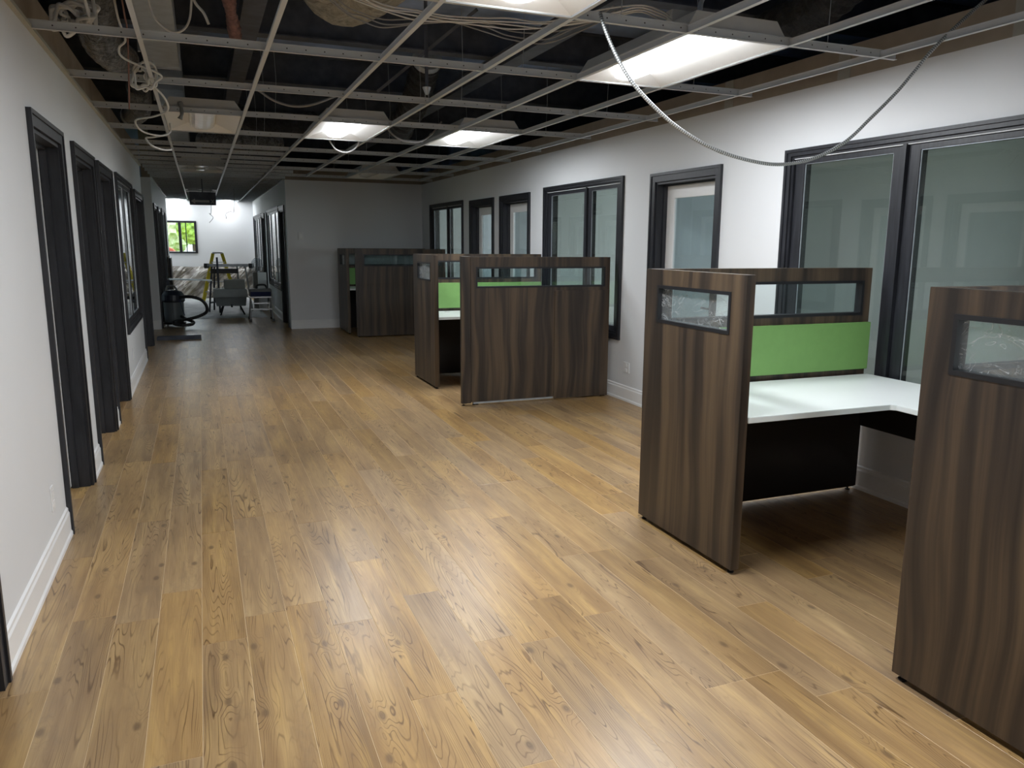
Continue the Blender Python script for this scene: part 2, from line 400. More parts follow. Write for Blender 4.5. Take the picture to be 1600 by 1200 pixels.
struct(B().box(XL, XR, -4.1, -4., 0, ZC), 'wall_behind', 'wall_paint')
# bare brown drywall above the paint line
struct(B().box(XL-T, XL, -4., 12.45, ZC+.02, ZB+.02), 'wall_left_upper', 'drywall_brown')
struct(B().box(XR, XR+T, -4., YB+T, ZC, ZB-.02), 'wall_right_upper', 'drywall_brown')
struct(B().box(CRX, XR, YB, YB+T, ZC, ZB), 'wall_back_upper', 'drywall_brown')
struct(B().box(CRX, CRX+T, YB+T, YE, ZC, ZB), 'wall_corridor_upper', 'drywall_brown')
struct(B().box(CLX-T, CLX, 14.6, 20.8, ZC, 3.4), 'wall_corridor_left_upper', 'drywall_brown')
struct(B().box(-3.2, CLX-T-.001, 14.6, 14.6+T, ZC, 3.4), 'wall_alcove_upper', 'deck_dark')
# studs showing on the upper right drywall are joint strips
for y in (1.6, 2.75, 3.9, 5.05):
    struct(B().box(XR-.004, XR, y, y+.1, ZC, ZB-.02), 'trim_1', 'grey_carton')
# deck over everything and outer shell of the plenum
struct(B().box(-4.3, 7.3, -5, 23.2, 3.4, 3.5), 'ceiling', 'deck_dark')
struct(B().box(-4.3, -4.2, -5, 23.2, ZC+.04, 3.4), 'wall_outer_left', 'deck_dark')
struct(B().box(7.2, 7.3, -5, 23.2, ZC+.04, 3.4), 'wall_outer_right', 'deck_dark')
struct(B().box(-4.2, 7.2, -5, -4.9, 0, 3.4), 'wall_outer_behind', 'deck_dark')
struct(B().box(7.2, 7.3, -5, .85, 0, ZC+.04), 'wall_outer_right', 'render_grey')
struct(B().box(-4.3, -4.2, -5, 3.55, 0, ZC+.04), 'wall_outer_left', 'render_grey')
struct(B().box(CRX+T, 7.3, 23.0, 23.1, 0, 3.4), 'wall_outer_end', 'render_grey')
for bx in ((4.45, 7.3, 14.1, 14.2), (4.46, 4.56, 14.2, 23.1), (-3.35, -3.25, 14.6, 23.1), (-4.2, -2.74, 12.4, 12.5), (-3.35, -2.6, 14.74, 14.84), (-3.36, -3.21, 22.9, 23.1)):
    struct(B().box(*bx, ZC+.04, 3.4), 'wall_plenum', 'deck_dark')
for bx in ((-4.2, -4.1, 12.5, 14.7), (-4.2, -3.3, 14.7, 14.8)): struct(B().box(*bx, ZC+.04, 3.4), 'wall_plenum', 'deck_dark')
# rooms behind the partitions
def room(x0, x1, y0, y1, win):
    xs = sorted((x0, x1)); outer = x1
    struct(B().box(xs[0], xs[1], y0-.02, y0, 0, ZC), 'wall_room', 'grey_room')
    struct(B().box(xs[0], xs[1], y1, y1+.02, 0, ZC), 'wall_room', 'grey_room')
    holed('wall_room', 'x', outer-.05, outer+.05, y0, y1, 0, ZC, [(win-.65, win+.65, .9, 2.1)], 'grey_room')
    struct(B().box(xs[0], xs[1], y0, y1, ZC, ZC+.03), 'ceiling', 'grey_room')
room(XR+T, 7.2, .9, 4.75, 2.6); room(XR+T, 7.2, 4.8, 6.4, 5.5); room(XR+T, 7.2, 6.45, 10.08, 8.2); room(XR+T, 7.2, 10.13, 13.95, 12.)
room(XL-T, -4.2, 3.6, 5.6, 4.9); room(XL-T, -4.2, 5.65, 7.0, 6.3); room(XL-T, -4.2, 7.05, 10.6, 9.2); room(XL-T, -4.2, 10.65, 12.3, 11.6)
room(CRX+T, 4.4, 14.3, 18.5, 17.); room(CRX+T, 4.4, 18.6, 22.7, 20.5)
room(CLX-T, -3., 14.8, 17.4, 16.); room(CLX-T, -3., 17.5, 20.6, 18.6)

# ------------------------------------------------------------------ floor: planks laid one by one over a subfloor
fl = struct(B().box(-4.3, 7.3, -5, 23.2, -.4, -.0009), 'floor', 'subfloor')
PW, PL, GAP = .1585, 1.22, .0018
cols = []; x = -.713-PW*19-.005
planks = []; k = 0
while x < 7.2:
    y = -4 - random.random()*PL
    while y < YE:
        inside = (XL-T < x+PW/2 < XR+T and -4 < y+PL and y < YB) or (-3.0 < x+PW/2 < CRX+T and y+PL > 12.4 and y < YE)
        if inside or (x > XR or x < XL) and y+PL > 0: planks.append((x, y, inside))
        y += PL
    x += PW
def plank_geo(bm, lay, x0, y0, rx):
    x0 += GAP/2; x1 = x0+PW-GAP; y1 = y0+PL-GAP; e = .0007
    pid = Vector((random.random(), random.random(), random.random())); vs = []
    for z, i in ((-.006, 0), (-.0006, 0), (0, e)):
        for a, b in ((x0+i, y0+i), (x1-i, y0+i), (x1-i, y1-i), (x0+i, y1-i)):
            v = bm.verts.new((a, b, z)); v[lay] = pid; vs.append(v)
    for q in (0, 4):
        for j in range(4): bm.faces.new((vs[q+j], vs[q+(j+1) % 4], vs[q+4+(j+1) % 4], vs[q+4+j]))
    bm.faces.new(vs[8:12])
def seen(p):
    x, y, ins = p
    if not ins: return 1e9
    v = Vector((x+PW/2, max(.3, y+PL/2), -CH)); d = v.dot(_F)
    if d < .5: return 1e9
    px = CX+FPX*v.dot(_R)/d; py = CY-FPX*v.dot(_U)/d
    return d if -120 < px < 1720 and py < 1330 else 1e8
planks.sort(key=seen)
for i, (x, y, ins) in enumerate(planks[:300]):
    b = B(); lay = b.bm.verts.layers.float_vector.new('pid'); plank_geo(b.bm, lay, x, y, 0)
    b.done('plank', 'floor_wood', fl)
b = B(); lay = b.bm.verts.layers.float_vector.new('pid')
for (x, y, ins) in planks[300:]: plank_geo(b.bm, lay, x, y, 0)
b.done('far_planks', 'floor_wood', fl, kind='stuff')

# baseboards
def baseboard(name, axis, face, side, u0, u1):
    """profile with a shoe and a capped top; side = +1 when the room lies on the + side of the face"""
    pr = [(0, 0), (.019, 0), (.019, .018), (.013, .028), (.013, .118), (.008, .128), (.008, .142), (0, .15)]
    pts = [(face+side*a, z) for a, z in pr]; b = B()
    if axis == 'y': b.prism(pts, 'y', u0, u1)
    else: b.prism(pts, 'x', u0, u1)
    return struct(b, name, 'trim_white')
ed = [-4.]+[v for d in sorted(doorsL) for v in d]+[12.45]
for a, b_ in zip(ed[::2], ed[1::2]): baseboard('baseboard_left', 'y', XL, 1, a+.002, b_-.002)
ed = [-4.]+[v for d in sorted(doorsR) for v in d]+[YB]
for a, b_ in zip(ed[::2], ed[1::2]): baseboard('baseboard_right', 'y', XR, -1, a+.002, b_-.002)
baseboard('baseboard_back', 'x', YB, -1, CRX, XR-.02)
baseboard('baseboard_alcove', 'x', 14.6, -1, -2.6, CLX)
baseboard('baseboard_corridor_right', 'y', CRX, -1, 15.22, 18.75)
baseboard('baseboard_corridor_left', 'y', CLX, 1, 15.71, 16.19)
baseboard('baseboard_end', 'x', YE, -1, -3.1, CRX-.02)

# ------------------------------------------------------------------ doors and windows
NDOOR = [0]; NWIN = [0]
def door(face, side, y0, y1, handle_at='near', inside=None):
    NDOOR[0] += 1
    # side: +1 when the hall lies on +x of the face
    t = thing('door_%d' % NDOOR[0], (face, (y0+y1)/2, 0), kind='structure')
    def X(a, b): return sorted((face+side*a, face+side*b))
    zi = DOOR_Z-CW; a, c = y0+CW, y1-CW
    U = [(y0, 0), (y0, DOOR_Z), (y1, DOOR_Z), (y1, 0), (c, 0), (c, zi), (a, zi), (a, 0)]
    xs = X(0, .016); B().prism(U, 'x', *xs).done('casing', 'black_trim', t)
    e = .018; U2 = [(y0-.004, 0), (y0-.004, DOOR_Z+.004), (y1+.004, DOOR_Z+.004), (y1+.004, 0), (y1-e, 0), (y1-e, DOOR_Z-e), (y0+e, DOOR_Z-e), (y0+e, 0)]
    xs = X(.0, .024); B().prism(U2, 'x', *xs).done('casing_edge', 'black_trim', t)
    j = .02; U3 = [(a-.009, 0), (a-.009, zi+.009), (c+.009, zi+.009), (c+.009, 0), (c-j, 0), (c-j, zi-j), (a+j, zi-j), (a+j, 0)]
    xs = X(-T-.005, .0); B().prism(U3, 'x', *xs).done('jamb', 'black_trim', t)
    s_ = .034; U4 = [(a+j, 0), (a+j, zi-j), (c-j, zi-j), (c-j, 0), (c-s_, 0), (c-s_, zi-s_), (a+s_, zi-s_), (a+s_, 0)]
    xs = X(-.096, -.06); B().prism(U4, 'x', *xs).done('door_stop', 'black_trim', t)
    xs = X(-.128, -.10); st = .115
    oy = (a+j+.002, c-j-.002, .012, zi-j-.002); iy = (oy[0]+st, oy[1]-st, .24, oy[3]-st)
    slab = B().ring('x', oy, iy, *xs).done('door_slab', 'trim_white', t, bev=.002)
    xs = X(-.117, -.111); B().box(*xs, iy[0]-.004, iy[1]+.004, iy[2]-.004, iy[3]+.004).done('glass_pane', 'door_glass', slab)
    hy = iy[0]-st/2 if handle_at == 'near' else iy[1]+st/2
    dd = 1 if handle_at == 'near' else -1
    x1 = face+side*-.10; b = B(); b.tube([(x1, hy, .98), (x1+side*.045, hy, .98), (x1+side*.05, hy+dd*.02, .98), (x1+side*.05, hy+dd*.12, .98)], .009, 8)
    b.done('door_handle', 'black_plastic', slab, smooth=True)
    return t
def window(face, side, y0, y1, mull, z0=WIN_Z0, z1=WIN_Z1, mw=.19, rec=.012):
    NWIN[0] += 1
    t = thing('window_%d' % NWIN[0], (face, (y0+y1)/2, z0), kind='structure')
    def X(a, b): return sorted((face+side*a, face+side*b))
    B().ring('x', (y0, y1, z0, z1), (y0+.05, y1-.05, z0+.05, z1-.04), *X(0, .016)).done('casing', 'black_trim', t)
    B().ring('x', (y0-.004, y1+.004, z0-.004, z1+.004), (y0+.016, y1-.016, z0+.016, z1-.016), *X(0, .024)).done('casing_edge', 'black_trim', t)
    B().ring('x', (y0+.041, y1-.041, z0+.041, z1-.031), (y0+.07, y1-.07, z0+.07, z1-.055), *X(-T-.005, .003)).done('window_frame', 'black_trim', t)
    ys = [y0+.07]+[v for m_ in mull for v in (m_-.012, m_+.012)]+[y1-.07]
    for m_ in mull: B().box(*X(-.09, .010 if rec > .005 else -.001), m_-.012, m_+.012, z0+.07, z1-.055).done('mullion', 'black_trim', t)
    hw = mw/2
    for k in range(len(mull)+1):
        a, b_ = ys[2*k], ys[2*k+1]; za, zb = z0+.07, z1-.055
        ga = a+(.09 if k == 0 else hw-.012); gb = b_-(.09 if k == len(mull) else hw-.012)
        sash = B().ring('x', (a+.001, b_-.001, za+.001, zb-.001), (ga, gb, za+.05, zb-.04), *X(-rec-.055, -rec)).done('sash', 'black_trim', t, bev=.003)
        B().box(*X(-rec-.017, -rec-.011), ga-.004, gb+.004, za+.046, zb-.036).done('glass_pane', 'window_glass', sash)
        B().ring('x', (ga-.001, gb+.001, za+.049, zb-.039), (ga+.0025, gb-.0025, za+.0525, zb-.0425), *X(-rec-.0105, -rec-.004)).done('glazing_bead', 'galvanised', sash)
    return t
for d in doorsL: door(XL, 1, *d)
for d in winL: window(XL, 1, *d, mull=[9.45], mw=.10, rec=.0)
for d in doorsR: door(XR, -1, *d)
window(XR, -1, *winR[0], mull=[3.43]); window(XR, -1, *winR[1], mull=[7.43], mw=.17); window(XR, -1, *winR[2], mull=[12.42], mw=.15)
for d in cdoorL: door(CLX, 1, *d)
for d in cwinL: window(CLX, 1, *d, mull=[18.4], mw=.08, rec=.0)
for d in cdoorR: door(CRX, -1, *d)
window(CRX, -1, *cwinR[0], mull=[16.2, 17.2], mw=.07, rec=.0); window(CRX, -1, *cwinR[1], mull=[20.6, 21.5], mw=.07, rec=.0)
# end-wall window (faces -y)
NWIN[0] += 1
t = thing('window_%d' % NWIN[0], ((EW[0]+EW[1])/2, YE, EW[2]), kind='structure')
B().ring('y', (EW[0], EW[1], EW[2], EW[3]), (EW[0]+.05, EW[1]-.055, EW[2]+.04, EW[3]-.05), YE-.025, YE+.05).done('window_frame', 'black_trim', t)
B().box(-.50, -.43, YE-.01, YE+.04, EW[2]+.04, EW[3]-.05).done('mullion', 'black_trim', t)
B().box(-.33, -.305, YE+.0, YE+.03, EW[2]+.04, EW[3]-.05).done('muntin', 'black_trim', t)
B().box(EW[0]+.05, -.50, YE+.02, YE+.026, EW[2]+.04, EW[3]-.05).done('glass_pane', 'panel_glass', t)
B().box(-.43, EW[1]-.055, YE+.031, YE+.036, EW[2]+.04, EW[3]-.05).done('glass_pane', 'panel_glass', t)

# ------------------------------------------------------------------ suspended ceiling grid
grid = thing('ceiling_grid', (1.2, 6, ZC), 'bare metal suspended ceiling grid without tiles over the whole hall', 'ceiling grid')
def tee_x(x0, x1, y, z=ZC):        # perforated tall runner across the hall
    f, wv, h = .012, .0014, .043
    pr = [(y-f, z), (y+f, z), (y+f, z+.0018), (y+wv, z+.0018), (y+wv, z+h-.006), (y+.005, z+h-.006), (y+.005, z+h), (y-.005, z+h), (y-.005, z+h-.006), (y-wv, z+h-.006), (y-wv, z+.0018), (y-f, z+.0018)]
    B().prism(pr, 'x', x0, x1).done('cross_runner', 'grid_punched', grid)
def tee_y(x, y0, y1, z=ZC):
    f, wv, h = .012, .0014, .036
    pr = [(x-f, z-.0008), (x+f, z-.0008), (x+f, z+.001), (x+wv, z+.001), (x+wv, z+h-.005), (x+.004, z+h-.005), (x+.004, z+h), (x-.004, z+h), (x-.004, z+h-.005), (x-wv, z+h-.005), (x-wv, z+.001), (x-f, z+.001)]
    B().prism(pr, 'y', y0, y1).done('tee_bar', 'grid_metal', grid)
rows = [GY+DY*j for j in range(-5, 16)]
# extra half-spaced cross tees appear further down the hall
for y in rows:
    if y < YB-.1: tee_x(XL-(.0 if y < 12.4 else -.02), XR-.12 if y < 9 else XR-.005, y)
    elif y < YE: tee_x(CLX+.002, CRX-.002, y)
for y in [GY+DY*j+DY/2 for j in range(4, 16)]:
    if y < 12.4: tee_x(XL, GX+DX*2-.002, y) if y > 9 else None
    elif y < YE-.1: tee_x(CLX+.002, CRX-.002, y)
for i in range(7):
    x = GX+DX*i
    for a, b_ in zip(rows, rows[1:]):
        if x > 1.3 and a > 13.2: continue
        b2 = min(b_, YB-.002) if x > 1.3 else min(b_, YE-.005)
        if a < b2: tee_y(x, a+.002, b2-.002)
struct(B().prism([(XL, ZC+.02), (XL+.022, ZC+.02), (XL+.022, ZC-.0), (XL+.0, ZC-.004)], 'y', -4., 12.45), 'trim_2', 'grid_web')
struct(B().prism([(CLX, ZC+.012), (CLX+.02, ZC+.012), (CLX+.02, ZC-.006), (CLX, ZC-.006)], 'y', 14.6, 20.8), 'trim_3', 'trim_white')
struct(B().prism([(CRX, ZC+.012), (CRX-.02, ZC+.012), (CRX-.02, ZC-.006), (CRX, ZC-.006)], 'y', 14.13, YE-.01), 'trim_3', 'trim_white')

# troffers
def troffer(i, y0, lit, label, power=1.0, group='recessed ceiling lights'):
    x0 = GX+DX*i+.014; x1 = x0+DX-.028; y0 += .014; y1 = y0+DY-.028; cx, cy = (x0+x1)/2, (y0+y1)/2; z = ZC+.004
    t = thing('ceiling_light', (cx, cy, z), label, 'ceiling light', group)
    # housing: tapered steel pan open below
    b = B(); o = [(x0, y0, z), (x1, y0, z), (x1, y1, z), (x0, y1, z)]; q = .05
    tp = [(x0+q, y0+.01, z+.115), (x1-q, y0+.01, z+.115), (x1-q, y1-.01, z+.115), (x0+q, y1-.01, z+.115)]
    md = [(x0+.004, y0+.002, z+.045), (x1-.004, y0+.002, z+.045), (x1-.004, y1-.002, z+.045), (x0+.004, y1-.002, z+.045)]
    L = [[b.bm.verts.new(p_) for p_ in l] for l in (o, md, tp)]
    for A, C in zip(L, L[1:]):
        for k in range(4): b.bm.faces.new((A[k], A[(k+1) % 4], C[(k+1) % 4], C[k]))
    b.bm.faces.new(L[2]); b.done('housing', 'lamp_housing', t)
    # reflector: sloping white wings round the lens
    hx, hy = .085, .03
    b = B(); A = [b.bm.verts.new(p_) for p_ in ((x0+.002, y0+.003, z+.002), (x1-.002, y0+.003, z+.002), (x1-.002, y1-.003, z+.002), (x0+.002, y1-.003, z+.002))]
    C = [b.bm.verts.new(p_) for p_ in ((cx-hx, y0+.16, z+.075), (cx+hx, y0+.16, z+.075), (cx+hx, y1-.16, z+.075), (cx-hx, y1-.16, z+.075))]
    for k in range(4): b.bm.faces.new((A[k], A[(k+1) % 4], C[(k+1) % 4], C[k]))
    b.bm.faces.new(C); b.done('reflector', 'lamp_reflector', t)
    # curved lens
    b = B(); n = 10; ya, yb = y0+.05, y1-.05; prof = [(cx+.11*math.cos(PI*k/n), z+.062-.05*math.sin(PI*k/n)) for k in range(n+1)]
    b.prism(prof, 'y', ya, yb); b.done('lens', 'lit_lens' if lit else 'unlit_lens', t)
    if lit:
        l = area('lamp', (cx, cy, z-.003), (.26, DY-.2), LAMP_POWER*power, col=LAMP)
        l.parent = t; l.location = (0, 0, -.003-0)
    return t
R0 = rows[5]
troffer(2, R0-DY, 1, 'lit ceiling light cut off by the top edge of the photo', 1.0)
troffer(4, R0, 1, 'large lit ceiling light crossed by the drooping armoured cable', .9)
troffer(2, R0+3*DY, 1, 'lit ceiling light with a small white cable loop hanging under it', .5)
troffer(4, R0+3*DY, 1, 'lit ceiling light farthest along the right hand wall', .5)
troffer(0, R0+3*DY, 0, 'unlit ceiling light with a rag on its front, nearest over the corridor side')
troffer(0, R0+7*DY, 0, 'unlit ceiling light, second of the row toward the corridor')
troffer(0, R0+11.5*DY, 0, 'unlit ceiling light just above the exit sign')
troffer(4, R0+7*DY, 0, 'dark unlit ceiling light beside the back wall')
troffer(-1, R0+15*DY-.1, 1, 'glowing ceiling light at the corridor end, left of the exit sign', .14)
troffer(1, R0+15*DY-.1, 1, 'glowing ceiling light at the corridor end, right of the exit sign', .14)
for i, l_ in ((2, 'lit ceiling light behind the viewpoint, nearer the left wall'), (4, 'lit ceiling light behind the viewpoint, nearer the right wall')): troffer(i, R0-4*DY, 1, l_, 1.6 if i == 2 else 1.0)

# ------------------------------------------------------------------ cubicles
def x_panel(t, name, x0, x1, y0, y1, win, film=False, zt=1.362, z0=.022, seam=None, feet=True, beadside=None):
    """panel lying in a plane of constant x (thin in x) or constant y (thin in y), with a glazed slot"""
    thin_x = (x1-x0) < (y1-y0)
    if thin_x: ax, o, a0, a1 = 'x', (y0, y1, z0, zt), x0, x1
    else: ax, o, a0, a1 = 'y', (x0, x1, z0, zt), y0, y1
    p = B().ring(ax, o, win, a0, a1).done(name, 'walnut', t, bev=.0015)
    g = .012; w2 = (win[0]+g, win[1]-g, win[2]+g, win[3]-g)
    B().ring(ax, (win[0]-.004, win[1]+.004, win[2]-.004, win[3]+.004), w2, a0-.003, a1+.003).done('glazing_frame', 'gasket', p)
    mid = (a0+a1)/2; r = (w2[0]-.003, w2[1]+.003, w2[2]-.003, w2[3]+.003)
    b = B()
    if thin_x: b.box(mid-.003, mid+.003, *r)
    else: b.box(r[0], r[1], mid-.003, mid+.003, r[2], r[3])
    b.done('glass_pane', 'filmed_glass' if film else 'panel_glass', p)
    if feet:
        u = (y0, y1) if thin_x else (x0, x1)
        for q in (u[0]+.03, u[1]-.03):
            c = ((x0+x1)/2, q, 0) if thin_x else (q, (y0+y1)/2, 0)
            B().lathe([(.014, 0), (.016, .006), (.006, .008), (.006, .0225)], c, 10).done('levelling_foot', 'black_plastic', p)
    return p
def partition(name, label, yb, wing, win_w, film, zt=1.362, x0=2.15, x1=3.66, green=True, win_b=(2.27, 3.60), black=True):
    """yb: hall-side face of the back panel (it faces the camera side -y); wing = (y0, y1) extent of the aisle wing or None"""
    t = thing(name, ((x0+x1)/2, yb, 0), label, 'cubicle screen', None)
    x_panel(t, 'back_panel', x0+.046 if wing else x0, x1, yb, yb+.045, (*win_b, 1.09, 1.285), zt=zt)
    if wing: x_panel(t, 'side_panel', x0, x0+.045, wing[0], wing[1], (win_w[0], win_w[1], 1.098, 1.28), film, zt=zt)
    if green:
        B().box(x0+.05, x1-.005, yb-.026, yb-.001, .765, 1.045, bev=.004).done('tackboard', 'green_board', t)
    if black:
        B().box(x0+.05, x1-.01, yb-.02, yb-.001, .035, .705).done('under_desk_shade', 'black_panel', t)  # dark sheet standing for the desk's shade on the lower back panel
    return t
def desk(label, y0, y1, yend, x0=2.20, xin=3.055, x1=3.655, apron=True):
    """L-shaped top: main leg y0..y1, return towards -y down to yend"""
    t = thing('desk', ((x0+x1)/2, (y0+y1)/2, .70), label, 'desk')
    pts = [(x0, y0), (xin-.02, y0), (xin, y0-.02), (xin, yend), (x1, yend), (x1, y1), (x0, y1)]
    B().prism(pts, 'z', .708, .735).done('worktop', 'white_desk', t, bev=.002)
    if apron: B().box(x1-.06, x1-.04, yend+.03, y1-.03, .43, .707).done('apron', 'black_panel', t)
    B().lathe([(.0, .0), (.03, .0), (.032, .004), (.0, .004)], (2.47, y1-.13, .7352), 20).done('cable_grommet', 'plate_white', t)
    B().box(x1-.35, x1-.08, yend+.02, yend+.04, .0, .707).done('end_support', 'black_panel', t)
    return t
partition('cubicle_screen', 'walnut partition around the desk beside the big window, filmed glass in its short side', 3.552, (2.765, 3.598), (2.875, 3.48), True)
desk('white L-shaped desktop in the nearest open cubicle, under the green board', 2.765, 3.524, 1.90)
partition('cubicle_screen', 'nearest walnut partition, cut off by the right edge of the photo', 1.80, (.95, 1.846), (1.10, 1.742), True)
desk('white desktop behind the nearest partition, mostly hidden', .98, 1.772, .2)
# middle cubicle
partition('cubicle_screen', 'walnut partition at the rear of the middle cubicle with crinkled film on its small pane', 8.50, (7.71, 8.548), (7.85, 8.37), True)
desk('white desktop of the middle cubicle, seen as a bright sliver', 7.75, 8.472, 6.87)
t = thing('cubicle_screen', (2.9, 6.80, 0), 'wide walnut partition with a long glass slot, facing the viewer mid hall', 'cubicle screen')
p = x_panel(t, 'long_panel', 2.237, 3.655, 6.80, 6.845, (2.29, 3.60, 1.085, 1.268), zt=1.362, z0=.03)
x_panel_post = B().box(2.15, 2.235, 6.80, 6.85, .02, 1.365, bev=.002).done('end_post', 'walnut', t)
B().box(3.07, 3.65, 6.79, 6.7995, .012, 1.05).done('cover_panel', 'walnut', t)
B().box(2.26, 3.07, 6.805, 6.84, .012, .0295).done('base_rail', 'galvanised', t)
for xx in (2.17, 2.30, 3.6): B().lathe([(.014, 0), (.016, .006), (.006, .008), (.006, .0115)], (xx, 6.825, 0), 10).done('levelling_foot', 'black_plastic', t)
# far cubicle
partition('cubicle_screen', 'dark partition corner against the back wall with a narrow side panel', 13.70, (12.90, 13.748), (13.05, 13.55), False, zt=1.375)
desk('white desktop of the far cubicle by the back wall', 12.95, 13.672, 12.55)
t = thing('cubicle_screen', (2.9, 12.45, 0), 'dark walnut partition standing before the back wall with a long glass slot', 'cubicle screen')
x_panel(t, 'long_panel', 2.21, 3.66, 12.43, 12.475, (2.34, 3.58, 1.11, 1.29), zt=1.378, z0=.015)

# ------------------------------------------------------------------ outlets, switch
def plate(x, y, z, axis, side, label, w_=.07, h_=.115, cat='outlet', name='wall_outlet'):
    t = thing(name, (x, y, z), label, cat)
    d = .006
    if axis == 'x':
        xs = sorted((x, x+side*d)); B().box(*xs, y-w_/2, y+w_/2, z-h_/2, z+h_/2, bev=.002).done('cover_plate', 'plate_white', t)
        for dz in ((-.025, .025) if cat == 'outlet' else (0,)):
            x2 = sorted((x+side*d, x+side*(d+.003))); B().box(*x2, y-.017, y+.017, z+dz-.014, z+dz+.014, bev=.001).done('socket' if cat == 'outlet' else 'rocker', 'trim_white', t)
    else:
        ys = sorted((y, y+side*d)); B().box(x-w_/2, x+w_/2, *ys, z-h_/2, z+h_/2, bev=.002).done('cover_plate', 'plate_white', t)
        y2 = sorted((y+side*d, y+side*(d+.004))); B().box(x-.015, x+.015, *y2, z-.03, z+.03, bev=.001).done('rocker', 'trim_white', t)
plate(XL, 4.08, .30, 'x', 1, 'white wall outlet beside the nearest black door casing on the left')
plate(XL, 9.02, .33, 'x', 1, 'small white wall outlet below the left hand interior window')
plate(XR, 6.50, .325, 'x', -1, 'white double outlet low on the wall beside the wide partition', .105, .1)
plate(1.587, YB, 1.57, 'y', -1, 'white control plate on the dark back wall', .075, .12, 'switch', 'wall_switch')

# ------------------------------------------------------------------ exit sign
p0 = PY(296, 299, 14.5); p1 = PY(338, 320, 14.5)
zt, zb = 2.275, 2.065
t = thing('exit_sign', (.09, 14.5, zb), 'dark unlit exit sign with a left pointing arrow hung at the corridor mouth', 'exit sign')
B().box(-.115, .295, 14.5, 14.56, zb, zt, bev=.004).done('sign_box', 'steel_dark', t)
def arrow(b):
    y0, y1 = 14.495, 14.4995; z = zb+.06
    b.prism([(-.095, z), (-.03, z+.042), (-.03, z+.018), (.19, z+.018), (.19, z-.018), (-.03, z-.018), (-.03, z-.042)], 'y', y0, y1)
b = B(); arrow(b); b.done('arrow', 'exit_mark', t)
for sgn in (-1, 1):
    B().beam((.24-.022, 14.497, zb+.06-.03*sgn), (.24+.022, 14.497, zb+.06+.03*sgn), .012, .003).done('letter_stroke', 'exit_mark', t)
B().tube([(.09, 14.53, zt), (.09, 14.53, ZC+.9)], .008).done('stem', 'steel_dark', t)

# ------------------------------------------------------------------ things in the plenum
def cable(name, pts, r, mat, label, cat='cable', group=None, n=6, seg=7):
    o = B().tube(smooth_path(pts, n), r, seg).done(name, mat, smooth=True); return tag(o, label, cat, group)
mc = [(938, 20), (945, 45), (962, 85), (985, 125), (1020, 165), (1060, 200), (1110, 230), (1160, 248), (1215, 257), (1270, 248), (1320, 222), (1360, 185), (1400, 145), (1430, 110), (1455, 80), (1490, 45), (1540, 0), (1575, -25)]
cable('armoured_cable', [PY(x, y, 3.4-.4*i/16) for i, (x, y) in enumerate(mc)], .0085, 'armoured_cable', 'long armoured metal cable drooping in a deep curve before the right wall', n=8, seg=10)
def loops(cx, cy, Y, rx, ry, turns, jit=.15, dz=.02, tilt=0):
    out = []
    for k in range(int(turns*12)+1):
        a = k*PI/6; j = 1+random.uniform(-jit, jit)
        p = PY(cx+rx*math.cos(a+tilt)*j+random.uniform(-2, 2), cy+ry*math.sin(a)*j+random.uniform(-2, 2), Y+dz*k/6+random.uniform(-.02, .02)); out.append(p)
    return out
cable('cable_coil', [PY(118, -60, 4.6)]+loops(112, 24, 4.75, 30, 20, 2, .25)+loops(104, 30, 4.7, 22, 24, 2, .3)+loops(124, 22, 4.8, 26, 17, 2, .3)+[PY(150, 45, 4.8), PY(140, -50, 4.9)], .009, 'cable_white', 'tangled grey cable coil hanging above the left wall, top corner')
cable('cable_coil', [PY(175, -20, 5.3), PY(185, 30, 5.4), PY(196, 62, 5.5), PY(186, 75, 5.55), PY(195, 92, 5.6)]+loops(226, 118, 5.7, 19, 24, 2, .2)+loops(218, 122, 5.75, 12, 16, 2, .25)+[PY(255, 150, 5.9), PY(262, 172, 6.1), PY(240, 182, 6.3), PY(212, 188, 6.6), PY(222, 205, 6.9), PY(250, 212, 7.), PY(262, 210, 7.2)], .007, 'cable_white', 'pale cable looped in rings beside the first unlit ceiling light')
cable('hanging_cable', [PZ(228, -12, 2.742), PY(232, 0, 4.82), PY(240, 25, 4.82), PY(255, 42, 4.82), PY(272, 51, 4.82), PY(287, 46, 4.82), PY(296, 30, 4.82), PY(299, 0, 4.82), PY(300, -50, 4.82)], .006, 'cable_white', 'white cable hanging in a U under the sheet metal duct')
cable('hanging_cable', [PY(296, -40, 5.1), PY(303, 0, 5.1), PY(318, 20, 5.1), PY(326, 38, 5.1)], .008, 'cable_white', 'short white cable end pointing down beside the pink insulation')
cable('hanging_cable', [PZ(262, 182, 2.66), PY(266, 206, 7.3), PY(240, 214, 7.3), PY(228, 216, 7.3), PY(238, 228, 7.3), PY(255, 234, 7.4), PY(268, 234, 7.5)], .008, 'cable_white', 'pale cable tails lying on the grid left of the unlit light')
for k, (dy, dd) in enumerate(((0, 0), (5, .05), (-6, .12))):
    cable('data_cable', [PZ(x+random.uniform(-4, 4), y+dy+random.uniform(-3, 3), 2.72+dd*.4) for x, y in [(500, -20), (540, 15), (565, 27), (600, 36), (640, 36), (690, 30), (715, 33), (760, 45), (800, 57), (850, 60), (900, 45), (935, 33), (960, 15)]], .0042, 'cable_grey', ('lowest sagging grey cable of the bundle over the hall', 'middle grey cable of the bundle over the hall', 'upper grey cable of the lower bundle over the hall')[k], group='grey cables sagging across the plenum')
